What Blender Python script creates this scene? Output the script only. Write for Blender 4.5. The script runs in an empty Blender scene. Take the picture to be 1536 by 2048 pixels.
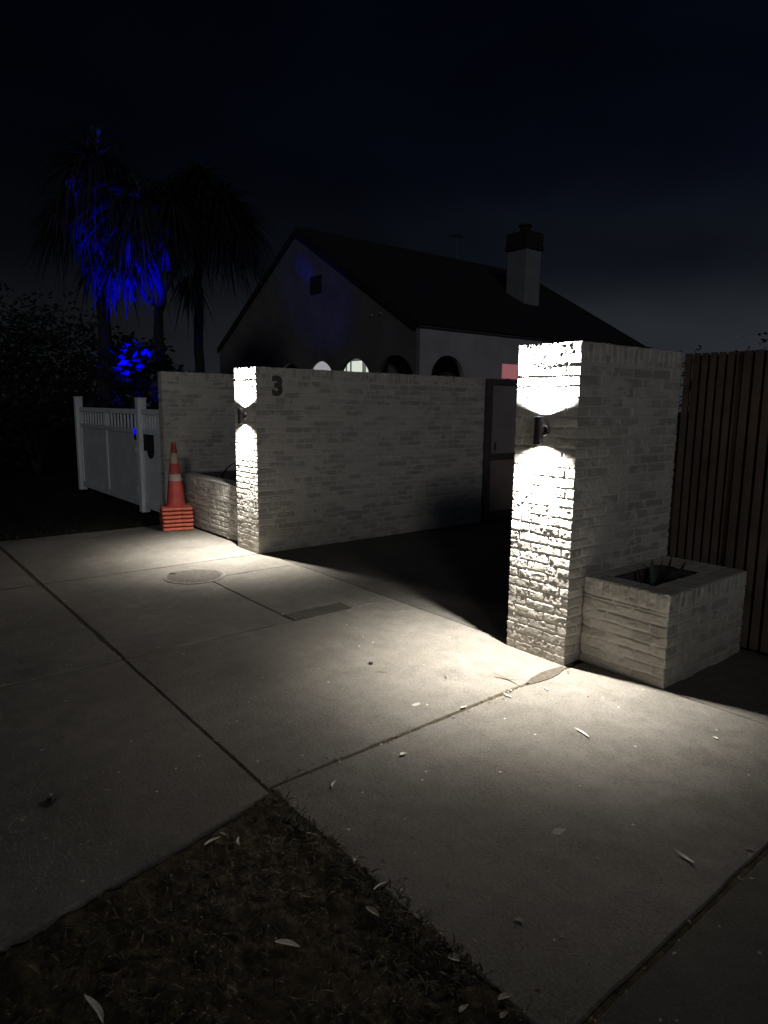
import bpy, bmesh, math, random
import numpy as np
from mathutils import Vector, Matrix
random.seed(7)
C = bpy.context.scene.collection
S = bpy.context.scene
PI = math.pi

# ------------------------------------------------------------------ camera
FPX, PITCH, ROLL, YAW, CH = 1336.45, 0.157317, 0.011659, -0.889477, 1.5
_F = Vector((math.sin(YAW)*math.cos(PITCH), math.cos(YAW)*math.cos(PITCH), -math.sin(PITCH)))
_r = Vector((math.cos(YAW), -math.sin(YAW), 0)); _u = _r.cross(_F)
_R = math.cos(ROLL)*_r + math.sin(ROLL)*_u
_U = -math.sin(ROLL)*_r + math.cos(ROLL)*_u
cam = bpy.data.cameras.new('camera'); co = bpy.data.objects.new('camera', cam); C.objects.link(co)
m = Matrix.Identity(4)
for i in range(3):
    m[i][0] = _R[i]; m[i][1] = _U[i]; m[i][2] = -_F[i]
m[0][3], m[1][3], m[2][3] = 0, 0, CH
co.matrix_world = m
cam.sensor_fit = 'HORIZONTAL'; cam.sensor_width = 36; cam.lens = 36*FPX/1536
cam.clip_start = 0.02; cam.clip_end = 2000
S.camera = co
S.render.resolution_x = 768; S.render.resolution_y = 1024

def ray(x, y): return _F + _R*((x-768)/FPX) - _U*((y-1024)/FPX)
def G(x, y, z=0.0):                       # photo pixel -> point on the level z
    d = ray(x, y); t = (z-CH)/d.z
    return Vector((0, 0, CH)) + d*t
def at(x, y, dist):                       # photo pixel -> point at a horizontal distance
    d = ray(x, y); t = dist/math.hypot(d.x, d.y)
    return Vector((0, 0, CH)) + d*t

# ------------------------------------------------------------------ sky, light, exposure
w = bpy.data.worlds.new('World'); S.world = w; w.use_nodes = True
nt = w.node_tree; nt.nodes.clear()
out = nt.nodes.new('ShaderNodeOutputWorld'); bg = nt.nodes.new('ShaderNodeBackground')
tc = nt.nodes.new('ShaderNodeTexCoord'); sep = nt.nodes.new('ShaderNodeSeparateXYZ')
ramp = nt.nodes.new('ShaderNodeValToRGB'); ramp.color_ramp.interpolation = 'EASE'
e = ramp.color_ramp.elements
e[0].position = 0.0; e[0].color = (0.0185, 0.0210, 0.0240, 1)
e[1].position = 0.50; e[1].color = (0.0007, 0.0012, 0.0034, 1)
for pos, c in ((0.10, (0.0140, 0.0162, 0.0195, 1)), (0.20, (0.0042, 0.0056, 0.0088, 1)), (0.32, (0.0014, 0.0021, 0.0050, 1))):
    k = ramp.color_ramp.elements.new(pos); k.color = c
nz = nt.nodes.new('ShaderNodeTexNoise'); nz.inputs['Scale'].default_value = 3.2; nz.inputs['Detail'].default_value = 3
mpv = nt.nodes.new('ShaderNodeMapping'); mpv.inputs['Scale'].default_value = (1, 1, 2.6)
mr = nt.nodes.new('ShaderNodeMapRange'); mr.inputs[1].default_value = .3; mr.inputs[2].default_value = .7
mr.inputs[3].default_value = .72; mr.inputs[4].default_value = 1.3
# brighter towards the town on the right
mx = nt.nodes.new('ShaderNodeMath'); mx.operation = 'MULTIPLY_ADD'; mx.inputs[1].default_value = 1.45; mx.inputs[2].default_value = 1.86
mul = nt.nodes.new('ShaderNodeMath'); mul.operation = 'MULTIPLY'
nt.links.new(tc.outputs['Generated'], sep.inputs[0]); nt.links.new(sep.outputs['Z'], ramp.inputs[0])
nt.links.new(tc.outputs['Generated'], mpv.inputs[0]); nt.links.new(mpv.outputs[0], nz.inputs['Vector'])
nt.links.new(nz.outputs[0], mr.inputs[0]); nt.links.new(sep.outputs['X'], mx.inputs[0])
nt.links.new(mx.outputs[0], mul.inputs[0]); nt.links.new(mr.outputs[0], mul.inputs[1])
nt.links.new(ramp.outputs[0], bg.inputs[0]); nt.links.new(mul.outputs[0], bg.inputs[1])
nt.links.new(bg.outputs[0], out.inputs[0])

# faint light from the street behind the photographer
sl = bpy.data.lights.new('street_light', 'SUN'); sl.energy = 0.18; sl.angle = math.radians(8); sl.color = (1.0, .99, .97)
so = bpy.data.objects.new('street_light', sl); C.objects.link(so)
so.rotation_euler = Vector((-.785, .530, -.318)).to_track_quat('-Z', 'Y').to_euler()

S.view_settings.view_transform = 'Standard'; S.view_settings.look = 'None'
S.view_settings.exposure = 0; S.view_settings.gamma = 1

# ------------------------------------------------------------------ helpers
def tag(o, label=None, cat=None, group=None, kind=None):
    if label: o['label'] = label
    if cat: o['category'] = cat
    if group: o['group'] = group
    if kind: o['kind'] = kind
    return o
def empty(name, loc=(0, 0, 0), rz=0, label=None, cat=None, group=None):
    o = bpy.data.objects.new(name, None); C.objects.link(o); o.location = loc; o.rotation_euler[2] = rz
    o.empty_display_size = .1
    return tag(o, label, cat, group)
def link(name, me, mat, parent=None):
    o = bpy.data.objects.new(name, me); C.objects.link(o)
    if mat is not None and not me.materials: me.materials.append(mat)
    if parent: o.parent = parent
    return o

class MB:
    def __init__(s): s.v = []; s.f = []; s.m = []
    def add(s, vs, fs, mi=0):
        b = len(s.v); s.v += [tuple(v) for v in vs]; s.f += [tuple(i+b for i in f) for f in fs]; s.m += [mi]*len(fs); return s
    def box(s, x0, x1, y0, y1, z0, z1, bev=0, mi=0):
        if bev <= 0:
            vs = [(x, y, z) for z in (z0, z1) for x, y in ((x0, y0), (x1, y0), (x1, y1), (x0, y1))]
            return s.add(vs, [(3, 2, 1, 0), (4, 5, 6, 7), (0, 1, 5, 4), (1, 2, 6, 5), (2, 3, 7, 6), (3, 0, 4, 7)], mi)
        bm = bmesh.new(); bmesh.ops.create_cube(bm, size=1)
        for v in bm.verts: v.co = ((x0+x1)/2+v.co.x*(x1-x0), (y0+y1)/2+v.co.y*(y1-y0), (z0+z1)/2+v.co.z*(z1-z0))
        bmesh.ops.bevel(bm, geom=bm.edges[:], offset=bev, segments=2, affect='EDGES', profile=.5)
        bm.verts.index_update(); s.add([v.co[:] for v in bm.verts], [[v.index for v in f.verts] for f in bm.faces], mi); bm.free(); return s
    def lathe(s, prof, n=24, c=(0, 0, 0), mi=0, axis='z', cap=True):
        vs = []
        for r, h in prof:
            for k in range(n):
                a = 2*PI*k/n; p = (r*math.cos(a), r*math.sin(a), h)
                if axis == 'y': p = (p[0], p[2], p[1])
                if axis == 'x': p = (p[2], p[0], p[1])
                vs.append((c[0]+p[0], c[1]+p[1], c[2]+p[2]))
        fs = [(i*n+k, i*n+(k+1) % n, (i+1)*n+(k+1) % n, (i+1)*n+k) for i in range(len(prof)-1) for k in range(n)]
        if cap: fs += [tuple(range(n-1, -1, -1)), tuple(range((len(prof)-1)*n, len(prof)*n))]
        return s.add(vs, fs, mi)
    def tube(s, pts, rad, n=8, mi=0):
        pts = [Vector(p) for p in pts]; vs = []
        for i, p in enumerate(pts):
            t = (pts[min(i+1, len(pts)-1)]-pts[max(i-1, 0)]).normalized()
            a = t.orthogonal().normalized(); b = t.cross(a)
            if i:
                a = (pa - t*pa.dot(t)).normalized(); b = t.cross(a)
            pa = a
            r = rad[i] if isinstance(rad, (list, tuple)) else rad
            for k in range(n): vs.append(p+(a*math.cos(2*PI*k/n)+b*math.sin(2*PI*k/n))*r)
        fs = [(i*n+k, i*n+(k+1) % n, (i+1)*n+(k+1) % n, (i+1)*n+k) for i in range(len(pts)-1) for k in range(n)]
        fs += [tuple(range(n-1, -1, -1)), tuple(range((len(pts)-1)*n, len(pts)*n))]
        return s.add(vs, fs, mi)
    def prism(s, poly, d0, d1, plane='xy', mi=0):          # extrude a polygon
        n = len(poly)
        def P(a, b, d): return {'xy': (a, b, d), 'xz': (a, d, b), 'yz': (d, a, b)}[plane]
        vs = [P(a, b, d0) for a, b in poly]+[P(a, b, d1) for a, b in poly]
        fs = [tuple(range(n-1, -1, -1)), tuple(range(n, 2*n))]+[(i, (i+1) % n, n+(i+1) % n, n+i) for i in range(n)]
        return s.add(vs, fs, mi)
    def build(s, name, mat, parent=None, smooth=False):
        me = bpy.data.meshes.new(name); me.from_pydata(s.v, [], s.f)
        mats = mat if isinstance(mat, (list, tuple)) else [mat]
        for q in mats: me.materials.append(q)
        me.polygons.foreach_set('material_index', s.m)
        bm = bmesh.new(); bm.from_mesh(me); bmesh.ops.recalc_face_normals(bm, faces=bm.faces); bm.to_mesh(me); bm.free()
        if smooth:
            me.polygons.foreach_set('use_smooth', [True]*len(me.polygons))
            try: me.set_sharp_from_angle(angle=math.radians(40))
            except Exception: pass
        return link(name, me, None, parent)

# ---- materials
def mat(name, col, rough=.8, var=.0, scale=8, bump=0, bscale=60, metal=0, col2=None, detail=4, emit=None, estr=0, spec=.5, coords='Object'):
    M = bpy.data.materials.new(name); M.use_nodes = True; t = M.node_tree; b = t.nodes['Principled BSDF']
    b.inputs['Roughness'].default_value = rough; b.inputs['Metallic'].default_value = metal
    b.inputs['Specular IOR Level'].default_value = spec
    b.inputs['Base Color'].default_value = (*col, 1)
    if emit: b.inputs['Emission Color'].default_value = (*emit, 1); b.inputs['Emission Strength'].default_value = estr
    tcx = t.nodes.new('ShaderNodeTexCoord')
    if var or col2:
        n = t.nodes.new('ShaderNodeTexNoise'); n.inputs['Scale'].default_value = scale; n.inputs['Detail'].default_value = detail
        n.inputs['Roughness'].default_value = .65
        r = t.nodes.new('ShaderNodeValToRGB'); r.color_ramp.elements[0].position = .34; r.color_ramp.elements[1].position = .66
        c2 = col2 or tuple(min(1, c*(1+var)) for c in col); c1 = col if col2 else tuple(c*(1-var) for c in col)
        r.color_ramp.elements[0].color = (*c1, 1); r.color_ramp.elements[1].color = (*c2, 1)
        t.links.new(tcx.outputs[coords], n.inputs['Vector']); t.links.new(n.outputs[0], r.inputs[0]); t.links.new(r.outputs[0], b.inputs['Base Color'])
    if bump:
        n = t.nodes.new('ShaderNodeTexNoise'); n.inputs['Scale'].default_value = bscale; n.inputs['Detail'].default_value = 6; n.inputs['Roughness'].default_value = .7
        bp = t.nodes.new('ShaderNodeBump'); bp.inputs['Strength'].default_value = 1; bp.inputs['Distance'].default_value = bump
        t.links.new(tcx.outputs[coords], n.inputs['Vector']); t.links.new(n.outputs[0], bp.inputs['Height']); t.links.new(bp.outputs[0], b.inputs['Normal'])
    return M

def N(t, ty, **kw):
    n = t.nodes.new(ty)
    for k, v in kw.items():
        if k.startswith('_'): setattr(n, k[1:], v)
        else: n.inputs[k.replace('__', ' ')].default_value = v
    return n
def mixc(t, fac, a, b, mode='MIX'):
    n = t.nodes.new('ShaderNodeMix'); n.data_type = 'RGBA'; n.blend_type = mode
    for sock, val in ((n.inputs[0], fac), (n.inputs[6], a), (n.inputs[7], b)):
        if hasattr(val, 'links'): t.links.new(val, sock)
        elif isinstance(val, (int, float)): sock.default_value = val
        else: sock.default_value = (*val, 1)
    return n.outputs[2]

def brick_material(name, dark=(.355, .34, .31), light=(.54, .52, .475), mortar=(.60, .58, .535)):
    M = bpy.data.materials.new(name); M.use_nodes = True; t = M.node_tree; b = t.nodes['Principled BSDF']
    b.inputs['Roughness'].default_value = .92; b.inputs['Specular IOR Level'].default_value = .25
    ob = N(t, 'ShaderNodeTexCoord')
    tone = N(t, 'ShaderNodeAttribute', _attribute_name='tone'); mo = N(t, 'ShaderNodeAttribute', _attribute_name='mortar')
    n1 = N(t, 'ShaderNodeTexNoise', Scale=2.2, Detail=4, Roughness=.6); n2 = N(t, 'ShaderNodeTexNoise', Scale=55, Detail=5, Roughness=.75)
    n3 = N(t, 'ShaderNodeTexNoise', Scale=240, Detail=3, Roughness=.7)
    for n in (n1, n2, n3): t.links.new(ob.outputs['Object'], n.inputs['Vector'])
    a = N(t, 'ShaderNodeMath', _operation='MULTIPLY_ADD'); a.inputs[1].default_value = .9; a.inputs[2].default_value = -.45
    t.links.new(n1.outputs[0], a.inputs[0])
    a2 = N(t, 'ShaderNodeMath', _operation='ADD'); t.links.new(tone.outputs['Fac'], a2.inputs[0]); t.links.new(a.outputs[0], a2.inputs[1])
    a3 = N(t, 'ShaderNodeMath', _operation='MULTIPLY_ADD'); a3.inputs[1].default_value = .7; t.links.new(n2.outputs[0], a3.inputs[0])
    a3b = N(t, 'ShaderNodeMath', _operation='ADD'); a3b.inputs[1].default_value = -.35
    t.links.new(a2.outputs[0], a3b.inputs[0]); t.links.new(a3b.outputs[0], a3.inputs[2])
    r = N(t, 'ShaderNodeValToRGB'); r.color_ramp.elements[0].position = .1; r.color_ramp.elements[1].position = .85
    r.color_ramp.elements[0].color = (*dark, 1); r.color_ramp.elements[1].color = (*light, 1)
    t.links.new(a3.outputs[0], r.inputs[0])
    c = mixc(t, mo.outputs['Fac'], r.outputs[0], mortar)
    # damp, dirty foot
    sp = N(t, 'ShaderNodeSeparateXYZ'); t.links.new(ob.outputs['Object'], sp.inputs[0])
    mz = N(t, 'ShaderNodeMapRange'); mz.inputs[1].default_value = .02; mz.inputs[2].default_value = .62; mz.inputs[3].default_value = .85; mz.inputs[4].default_value = 0
    t.links.new(sp.outputs['Z'], mz.inputs[0])
    ms = N(t, 'ShaderNodeMath', _operation='MULTIPLY'); t.links.new(mz.outputs[0], ms.inputs[0]); t.links.new(n2.outputs[0], ms.inputs[1])
    c = mixc(t, ms.outputs[0], c, (.17, .135, .09))
    t.links.new(c, b.inputs['Base Color'])
    bp = N(t, 'ShaderNodeBump', Strength=.9, Distance=.0012); t.links.new(n3.outputs[0], bp.inputs['Height']); t.links.new(bp.outputs[0], b.inputs['Normal'])
    return M

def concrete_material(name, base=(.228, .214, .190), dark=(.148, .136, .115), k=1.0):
    M = bpy.data.materials.new(name); M.use_nodes = True; t = M.node_tree; b = t.nodes['Principled BSDF']
    b.inputs['Roughness'].default_value = .88; b.inputs['Specular IOR Level'].default_value = .3
    ob = N(t, 'ShaderNodeTexCoord'); V = ob.outputs['Object']
    def nz(s, d=4, r=.6):
        n = N(t, 'ShaderNodeTexNoise', Scale=s, Detail=d, Roughness=r); t.links.new(V, n.inputs['Vector']); return n.outputs[0]
    def rp(x, a, bb, c0=0, c1=1):
        n = N(t, 'ShaderNodeMapRange'); n.inputs[1].default_value = a; n.inputs[2].default_value = bb; n.inputs[3].default_value = c0; n.inputs[4].default_value = c1
        t.links.new(x, n.inputs[0]); return n.outputs[0]
    c = mixc(t, rp(nz(1.1, 5), .35, .65), [x*k for x in dark], [x*k for x in base])
    c = mixc(t, rp(nz(2.6, 6, .72), .50, .72, 0, .55), c, [x*k*.55 for x in dark])
    c = mixc(t, rp(nz(9, 5, .7), .42, .75, 0, .6), c, [x*k*.62 for x in dark])        # blotches
    c = mixc(t, rp(nz(95, 3, .8), .5, .78, 0, .75), c, [x*k*1.5 for x in base])        # light grit
    c = mixc(t, rp(nz(70, 3, .8), .52, .78, 0, .8), c, [x*k*.4 for x in dark])         # dark grit
    vo = N(t, 'ShaderNodeTexVoronoi', Scale=26); t.links.new(V, vo.inputs['Vector'])
    sp = N(t, 'ShaderNodeSeparateColor'); t.links.new(vo.outputs['Color'], sp.inputs[0])
    pk = N(t, 'ShaderNodeMath', _operation='GREATER_THAN'); pk.inputs[1].default_value = .955; t.links.new(sp.outputs[0], pk.inputs[0])
    near = N(t, 'ShaderNodeMath', _operation='LESS_THAN'); near.inputs[1].default_value = .16; t.links.new(vo.outputs['Distance'], near.inputs[0])
    an = N(t, 'ShaderNodeMath', _operation='MULTIPLY'); t.links.new(pk.outputs[0], an.inputs[0]); t.links.new(near.outputs[0], an.inputs[1])
    c = mixc(t, an.outputs[0], c, [x*k*2.4 for x in base])                              # pale stone chips
    t.links.new(c, b.inputs['Base Color'])
    h = N(t, 'ShaderNodeMath', _operation='MULTIPLY_ADD'); h.inputs[1].default_value = .35; t.links.new(nz(420, 2, .7), h.inputs[0]); t.links.new(nz(70, 5, .75), h.inputs[2])
    bp = N(t, 'ShaderNodeBump', Strength=1, Distance=.0045); t.links.new(h.outputs[0], bp.inputs['Height']); t.links.new(bp.outputs[0], b.inputs['Normal'])
    return M

M_brick = brick_material('whitewashed_brick')
M_conc = concrete_material('concrete')
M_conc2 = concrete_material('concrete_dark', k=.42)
M_conc3 = concrete_material('driveway_concrete', k=.62)
M_asph = mat('asphalt', (.105, .102, .098), .93, .3, 14, .004, 130, spec=.25)
M_soil = mat('soil', (.036, .029, .018), .97, 0, 26, .007, 90, col2=(.095, .076, .047), spec=.15)
M_ground = mat('dark_ground', (.020, .020, .014), .95, .4, 3, .01, 20, spec=.1)
M_white = mat('white_paint', (.82, .87, .88), .5, .08, 4)
M_whitepanel = mat('grey_white_panel', (.60, .65, .66), .55, .12, 3)
M_black = mat('black_metal', (.018, .016, .018), .42, .2, 30, spec=.5)
M_lampbody = mat('lamp_body', (.030, .024, .028), .45, .15, 20, spec=.5)
M_steel = mat('screw_steel', (.7, .7, .7), .2, metal=1)
M_lens_dn = mat('lens_down', (.9, .9, .85), .4, emit=(1, .95, .86), estr=40)
M_lens_up = mat('lens_up', (.9, .9, .9), .4, emit=(1, .99, 1), estr=40)
M_cone = mat('cone_plastic', (.40, .055, .045), .65, .35, 9, .0008, 90)
M_cone2 = mat('cone_base', (.62, .16, .10), .7, .35, 11, .0015, 60)  # brighter than the body: lamplight on the bases put into the colour
M_refl = mat('reflective_collar', (.36, .33, .27), .7, .12, 30)
M_num = mat('dark_bronze', (.085, .078, .068), .6, .2, 40)
M_wood = mat('dark_timber', (.085, .060, .044), .75, 0, 4, .001, 60, col2=(.175, .122, .088))
M_door = mat('door_panel', (.30, .255, .255), .6, .12, 3)
M_doorf = mat('door_frame', (.085, .066, .072), .55, .2, 10)
M_redl = mat('red_panel', (.35, .06, .06), .6, emit=(.82, .30, .33), estr=.29)  # emission added to give the red panel a lit look
M_leafp = mat('pale_leaf', (.82, .79, .68), .55, .15, 60)
M_leafb = mat('brown_leaf', (.16, .11, .06), .8, .2, 60)
M_leafm = mat('dull_leaf', (.40, .36, .27), .8, .2, 60)
M_iron = mat('cast_iron', (.185, .170, .146), .8, .25, 30, .001, 150)
M_agave = mat('agave_leaf', (.05, .06, .058), .6, .3, 12)
M_stem = mat('dark_stem', (.02, .016, .012), .8)
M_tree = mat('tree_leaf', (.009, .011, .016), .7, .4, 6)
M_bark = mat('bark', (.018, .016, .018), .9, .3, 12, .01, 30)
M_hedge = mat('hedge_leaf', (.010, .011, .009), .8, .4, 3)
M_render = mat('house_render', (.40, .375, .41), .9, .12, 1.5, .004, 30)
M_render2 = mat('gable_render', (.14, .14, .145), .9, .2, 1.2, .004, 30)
M_roof = mat('roof_tile', (.013, .013, .015), .85, .3, 2)
M_trim = mat('roof_trim', (.28, .28, .27), .6)
M_chim = mat('chimney_render', (.20, .205, .215), .9, .15, 2)
M_dark = mat('dark_interior', (.015, .015, .016), .9)
M_win = mat('lit_window', (.6, .6, .55), .6, emit=(.93, 1, .88), estr=.72)
M_win2 = mat('lit_blind', (.5, .5, .5), .6, emit=(.85, .85, .9), estr=.36)
M_win3 = mat('dim_blind', (.2, .2, .2), .7, emit=(.8, .8, .85), estr=.022)
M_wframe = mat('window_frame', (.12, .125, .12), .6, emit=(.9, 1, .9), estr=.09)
M_led = mat('blue_led', (.02, .02, .4), .4, emit=(0, 0, 1), estr=2.5)

# ------------------------------------------------------------------ numpy noise
_rng = np.random.RandomState(11); _T = _rng.rand(256, 256)
def vnoise(x, y):
    xi = np.floor(x).astype(int); yi = np.floor(y).astype(int); fx = x-xi; fy = y-yi
    fx = fx*fx*(3-2*fx); fy = fy*fy*(3-2*fy)
    a = _T[xi & 255, yi & 255]; b = _T[(xi+1) & 255, yi & 255]; c = _T[xi & 255, (yi+1) & 255]; d = _T[(xi+1) & 255, (yi+1) & 255]
    return (a*(1-fx)+b*fx)*(1-fy)+(c*(1-fx)+d*fx)*fy
def fbm(x, y, o=4, g=.5):
    r = 0; a = 1; tot = 0
    for i in range(o):
        r = r+a*vnoise(x*2**i+17.3*i, y*2**i+9.1*i); tot += a; a *= g
    return r/tot
def hsh(i, j, k=0): return _T[(i*37+j*17+k*91) & 255, (i*11+j*57+k*23+5) & 255]
def sst(a, b, x):
    t = np.clip((x-a)/(b-a), 0, 1); return t*t*(3-2*t)

PITCHZ, BL = .058, .214
def brick_height(s, z, L, H, cap, seed, soff, relief=1.0, inner=(True, True)):
    """height of a tumbled brick face at running length s (0..L) and height z; returns offset, mortar mask, tone"""
    s0 = s; z0 = z
    wx = (fbm((s0+soff)*14, z0*14+seed, 3)-.5)*.013; wz = (fbm((s0+soff)*9+40, z0*16+seed, 3)-.5)*.013
    sw = s+wx; zw = z+wz
    iscap = zw > H-cap if cap > 0 else np.zeros_like(zw, bool)
    row = np.floor(zw/PITCHZ).astype(int)
    n = max(1, round(L/BL)); Le = L/n
    off = np.where(row % 2 == 0, 0., .5)+(hsh(row, row*3+seed, 1)-.5)*.22*(n > 3)
    if n == 2: off = np.where(row % 2 == 0, .27, .66)+(hsh(row, row*3+seed, 1)-.5)*.16
    k = np.round(sw/Le-off); bpos = (k+off)*Le
    ok = (bpos > .03) & (bpos < L-.03)
    ds = np.where(ok, np.abs(sw-bpos), 1.)
    bid = np.floor(sw/Le-off).astype(int)
    zz = zw-row*PITCHZ
    dz = np.minimum(zz, PITCHZ-zz)
    if cap > 0:
        dz = np.where(~iscap & (row == int((H-cap)/PITCHZ)), np.minimum(np.minimum(zz, PITCHZ-zz), H-cap-zw), dz)
        kc = np.round(sw/PITCHZ); bc = kc*PITCHZ; okc = (bc > .03) & (bc < L-.03)
        ds = np.where(iscap, np.where(okc, np.abs(sw-bc), 1.), ds)
        dz = np.where(iscap, zw-(H-cap), dz)
        bid = np.where(iscap, np.floor(sw/PITCHZ).astype(int)+500, bid)
    r = .012
    d = r-np.sqrt(np.maximum(r-ds, 0)**2+np.maximum(r-dz, 0)**2)
    edge = (fbm((s0+soff)*60, z0*60+seed, 3)-.5)*.006
    jw = .0035+.003*hsh(bid, row, 2+seed)
    mask = sst(jw-.0028, jw+.0035, d+edge)
    tone = hsh(bid, row, seed)
    # slurry: joints flush or proud in places
    sl_ = sst(.52, .66, fbm((s0+soff)*5+3, z0*7+seed*2.1, 3))
    slb = sst(.55, .68, fbm((s0+soff)*11+31, z0*19+seed*1.1, 3))
    jd = .0095*(1-.85*sl_)
    prouds = (hsh(bid, row, 7+seed)-.5)*.0045
    tilt = (zz/PITCHZ-.5)*(hsh(bid, row, 9+seed)-.5)*.004
    ro = (fbm((s0+soff)*40, z0*40+seed, 4, .55)-.5)*.0085
    chip = -sst(.60, .72, fbm((s0+soff)*26+7, z0*30+seed*3, 3))*.005
    rip = np.abs(fbm((s0+soff)*30, z0*45+9, 3)-.5)*.006*hsh(bid, row, 13)
    hB = prouds+tilt+ro+chip+rip
    hJ = -jd+(fbm((s0+soff)*90, z0*90, 2)-.5)*.003
    h = (hJ*(1-mask)+hB*mask)*relief
    mort = np.clip((1-mask)+.8*slb, 0, 1)*(.75+.25*vnoise(s0*40, z0*40))
    return h, mort, tone

def grid_mesh(name, P, mort, tone, closed, matl, parent, extra_faces=None, keep=None):
    """P: (rows, cols, 3)"""
    R_, K = P.shape[:2]
    idx = np.arange(R_*K).reshape(R_, K)
    if closed: nxt = np.roll(idx, -1, axis=1); a = idx[:-1]; b = nxt[:-1]; c = nxt[1:]; d = idx[1:]
    else: a = idx[:-1, :-1]; b = idx[:-1, 1:]; c = idx[1:, 1:]; d = idx[1:, :-1]
    q = np.stack([a, b, c, d], -1).reshape(-1, 4)
    if keep is not None: q = q[keep.reshape(-1)]
    me = bpy.data.meshes.new(name)
    loops = q.reshape(-1).tolist(); starts = list(range(0, len(loops), 4)); 
    if extra_faces:
        for f in extra_faces: starts.append(len(loops)); loops += f
    me.vertices.add(R_*K); me.vertices.foreach_set('co', P.reshape(-1).astype(np.float32))
    me.loops.add(len(loops)); me.loops.foreach_set('vertex_index', loops)
    me.polygons.add(len(starts)); me.polygons.foreach_set('loop_start', starts)
    me.update(calc_edges=True); me.validate()
    for nm, arr in (('mortar', mort), ('tone', tone)):
        at_ = me.attributes.new(nm, 'FLOAT', 'POINT'); at_.data.foreach_set('value', arr.reshape(-1).astype(np.float32))
    me.polygons.foreach_set('use_smooth', [True]*len(me.polygons))
    return link(name, me, matl, parent)

def brick_ring(name, poly, H, res, resz, cap=.115, matl=None, parent=None, seed=1, top=True, relief=None, z0=0.0):
    """walls round a footprint (counter-clockwise), bricks as real relief"""
    n = len(poly); zs = np.linspace(z0, H, int(round((H-z0)/resz))+1)
    cols = []; hs = []; ms = []; ts = []; soff = 0
    nrm = []
    for i in range(n):
        a = np.array(poly[i]); b = np.array(poly[(i+1) % n]); dd = (b-a)/np.linalg.norm(b-a); nrm.append(np.array([dd[1], -dd[0]]))
    XY = []; NV = []; Hh = []; Mo = []; To = []
    for i in range(n):
        a = np.array(poly[i], float); b = np.array(poly[(i+1) % n], float); L = np.linalg.norm(b-a)
        k = max(1, int(round(L/res[i]))); t = np.arange(k)/k
        XY.append(a+(b-a)*t[:, None]); nv = np.repeat(nrm[i][None], k, 0)
        mt = nrm[i-1]+nrm[i]; mt = mt/max(1e-6, (mt@nrm[i])); nv[0] = mt; NV.append(nv)
        s, z = np.meshgrid(t*L, zs)
        h, mo, to = brick_height(s, z, L, H, cap, seed+i*3, soff, (relief[i] if relief else 1.0))
        Hh.append(h); Mo.append(mo); To.append(to); soff += L
    XY = np.concatenate(XY); NV = np.concatenate(NV); Hh = np.concatenate(Hh, 1); Mo = np.concatenate(Mo, 1); To = np.concatenate(To, 1)
    P = np.zeros((len(zs), len(XY), 3))
    P[..., 0] = XY[None, :, 0]+NV[None, :, 0]*Hh; P[..., 1] = XY[None, :, 1]+NV[None, :, 1]*Hh; P[..., 2] = zs[:, None]
    if top: P[-1, :, 2] += Hh[-1]*.7-.002+(fbm(XY[:, 0]*20+XY[:, 1]*20, XY[:, 1]*3, 3)-.5)*.008
    K = len(XY)
    ex = [list(range((len(zs)-1)*K, len(zs)*K))] if top else None
    return grid_mesh(name, P, Mo, To, True, matl or M_brick, parent, ex)

def brick_top(name, x0, x1, y0, y1, hx0, hx1, hy0, hy1, z, parent, seed, res=.006):
    nx = int((x1-x0)/res)+1; ny = int((y1-y0)/res)+1
    X, Y = np.meshgrid(np.linspace(x0, x1, nx), np.linspace(y0, y1, ny))
    wx = (fbm(X*12, Y*12+seed, 3)-.5)*.012
    front = Y < hy0; back = Y > hy1; side = ~(front | back)
    run = np.where(side, Y-hy0, X-x0)+wx
    d = np.abs(run/PITCHZ-np.round(run/PITCHZ))*PITCHZ
    mask = sst(.001, .006, d+(fbm(X*60, Y*60, 3)-.5)*.005)
    h = -.005*(1-mask)+(fbm(X*22, Y*22+seed, 4, .6)-.5)*.008
    eo = np.minimum(np.minimum(X-x0, x1-X), np.minimum(Y-y0, y1-Y)); h = h-.006*(1-sst(0, .012, eo))
    P = np.stack([X, Y, z+h], -1)
    xc = (X[:-1, :-1]+X[1:, 1:])/2; yc = (Y[:-1, :-1]+Y[1:, 1:])/2
    keep = ~((xc > hx0) & (xc < hx1) & (yc > hy0) & (yc < hy1))
    tone = hsh(np.floor(run/PITCHZ).astype(int), np.where(front, 1, np.where(back, 2, 3)), seed)
    return grid_mesh(name, P, np.clip((1-mask)+.3, 0, 1), tone, False, M_brick, parent, keep=keep)

# ------------------------------------------------------------------ ground
MB().add([(-400, -400, -.035), (400, -400, -.035), (400, 400, -.035), (-400, 400, -.035)], [(0, 1, 2, 3)]).build('ground', M_ground)['kind'] = 'structure'
# driveway behind the gate line
dv = MB().box(-8.25, 5.5, 3.40, 5.535, -.09, -.012).box(-8.25, -2.7, 5.565, 24, -.09, -.014)
tag(dv.build('driveway', M_conc3), kind='structure')
dc = MB().box(-5.93, -2.7, 5.537, 5.563, -.09, -.030); tag(dc.build('driveway_joint', M_soil), kind='structure')

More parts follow.
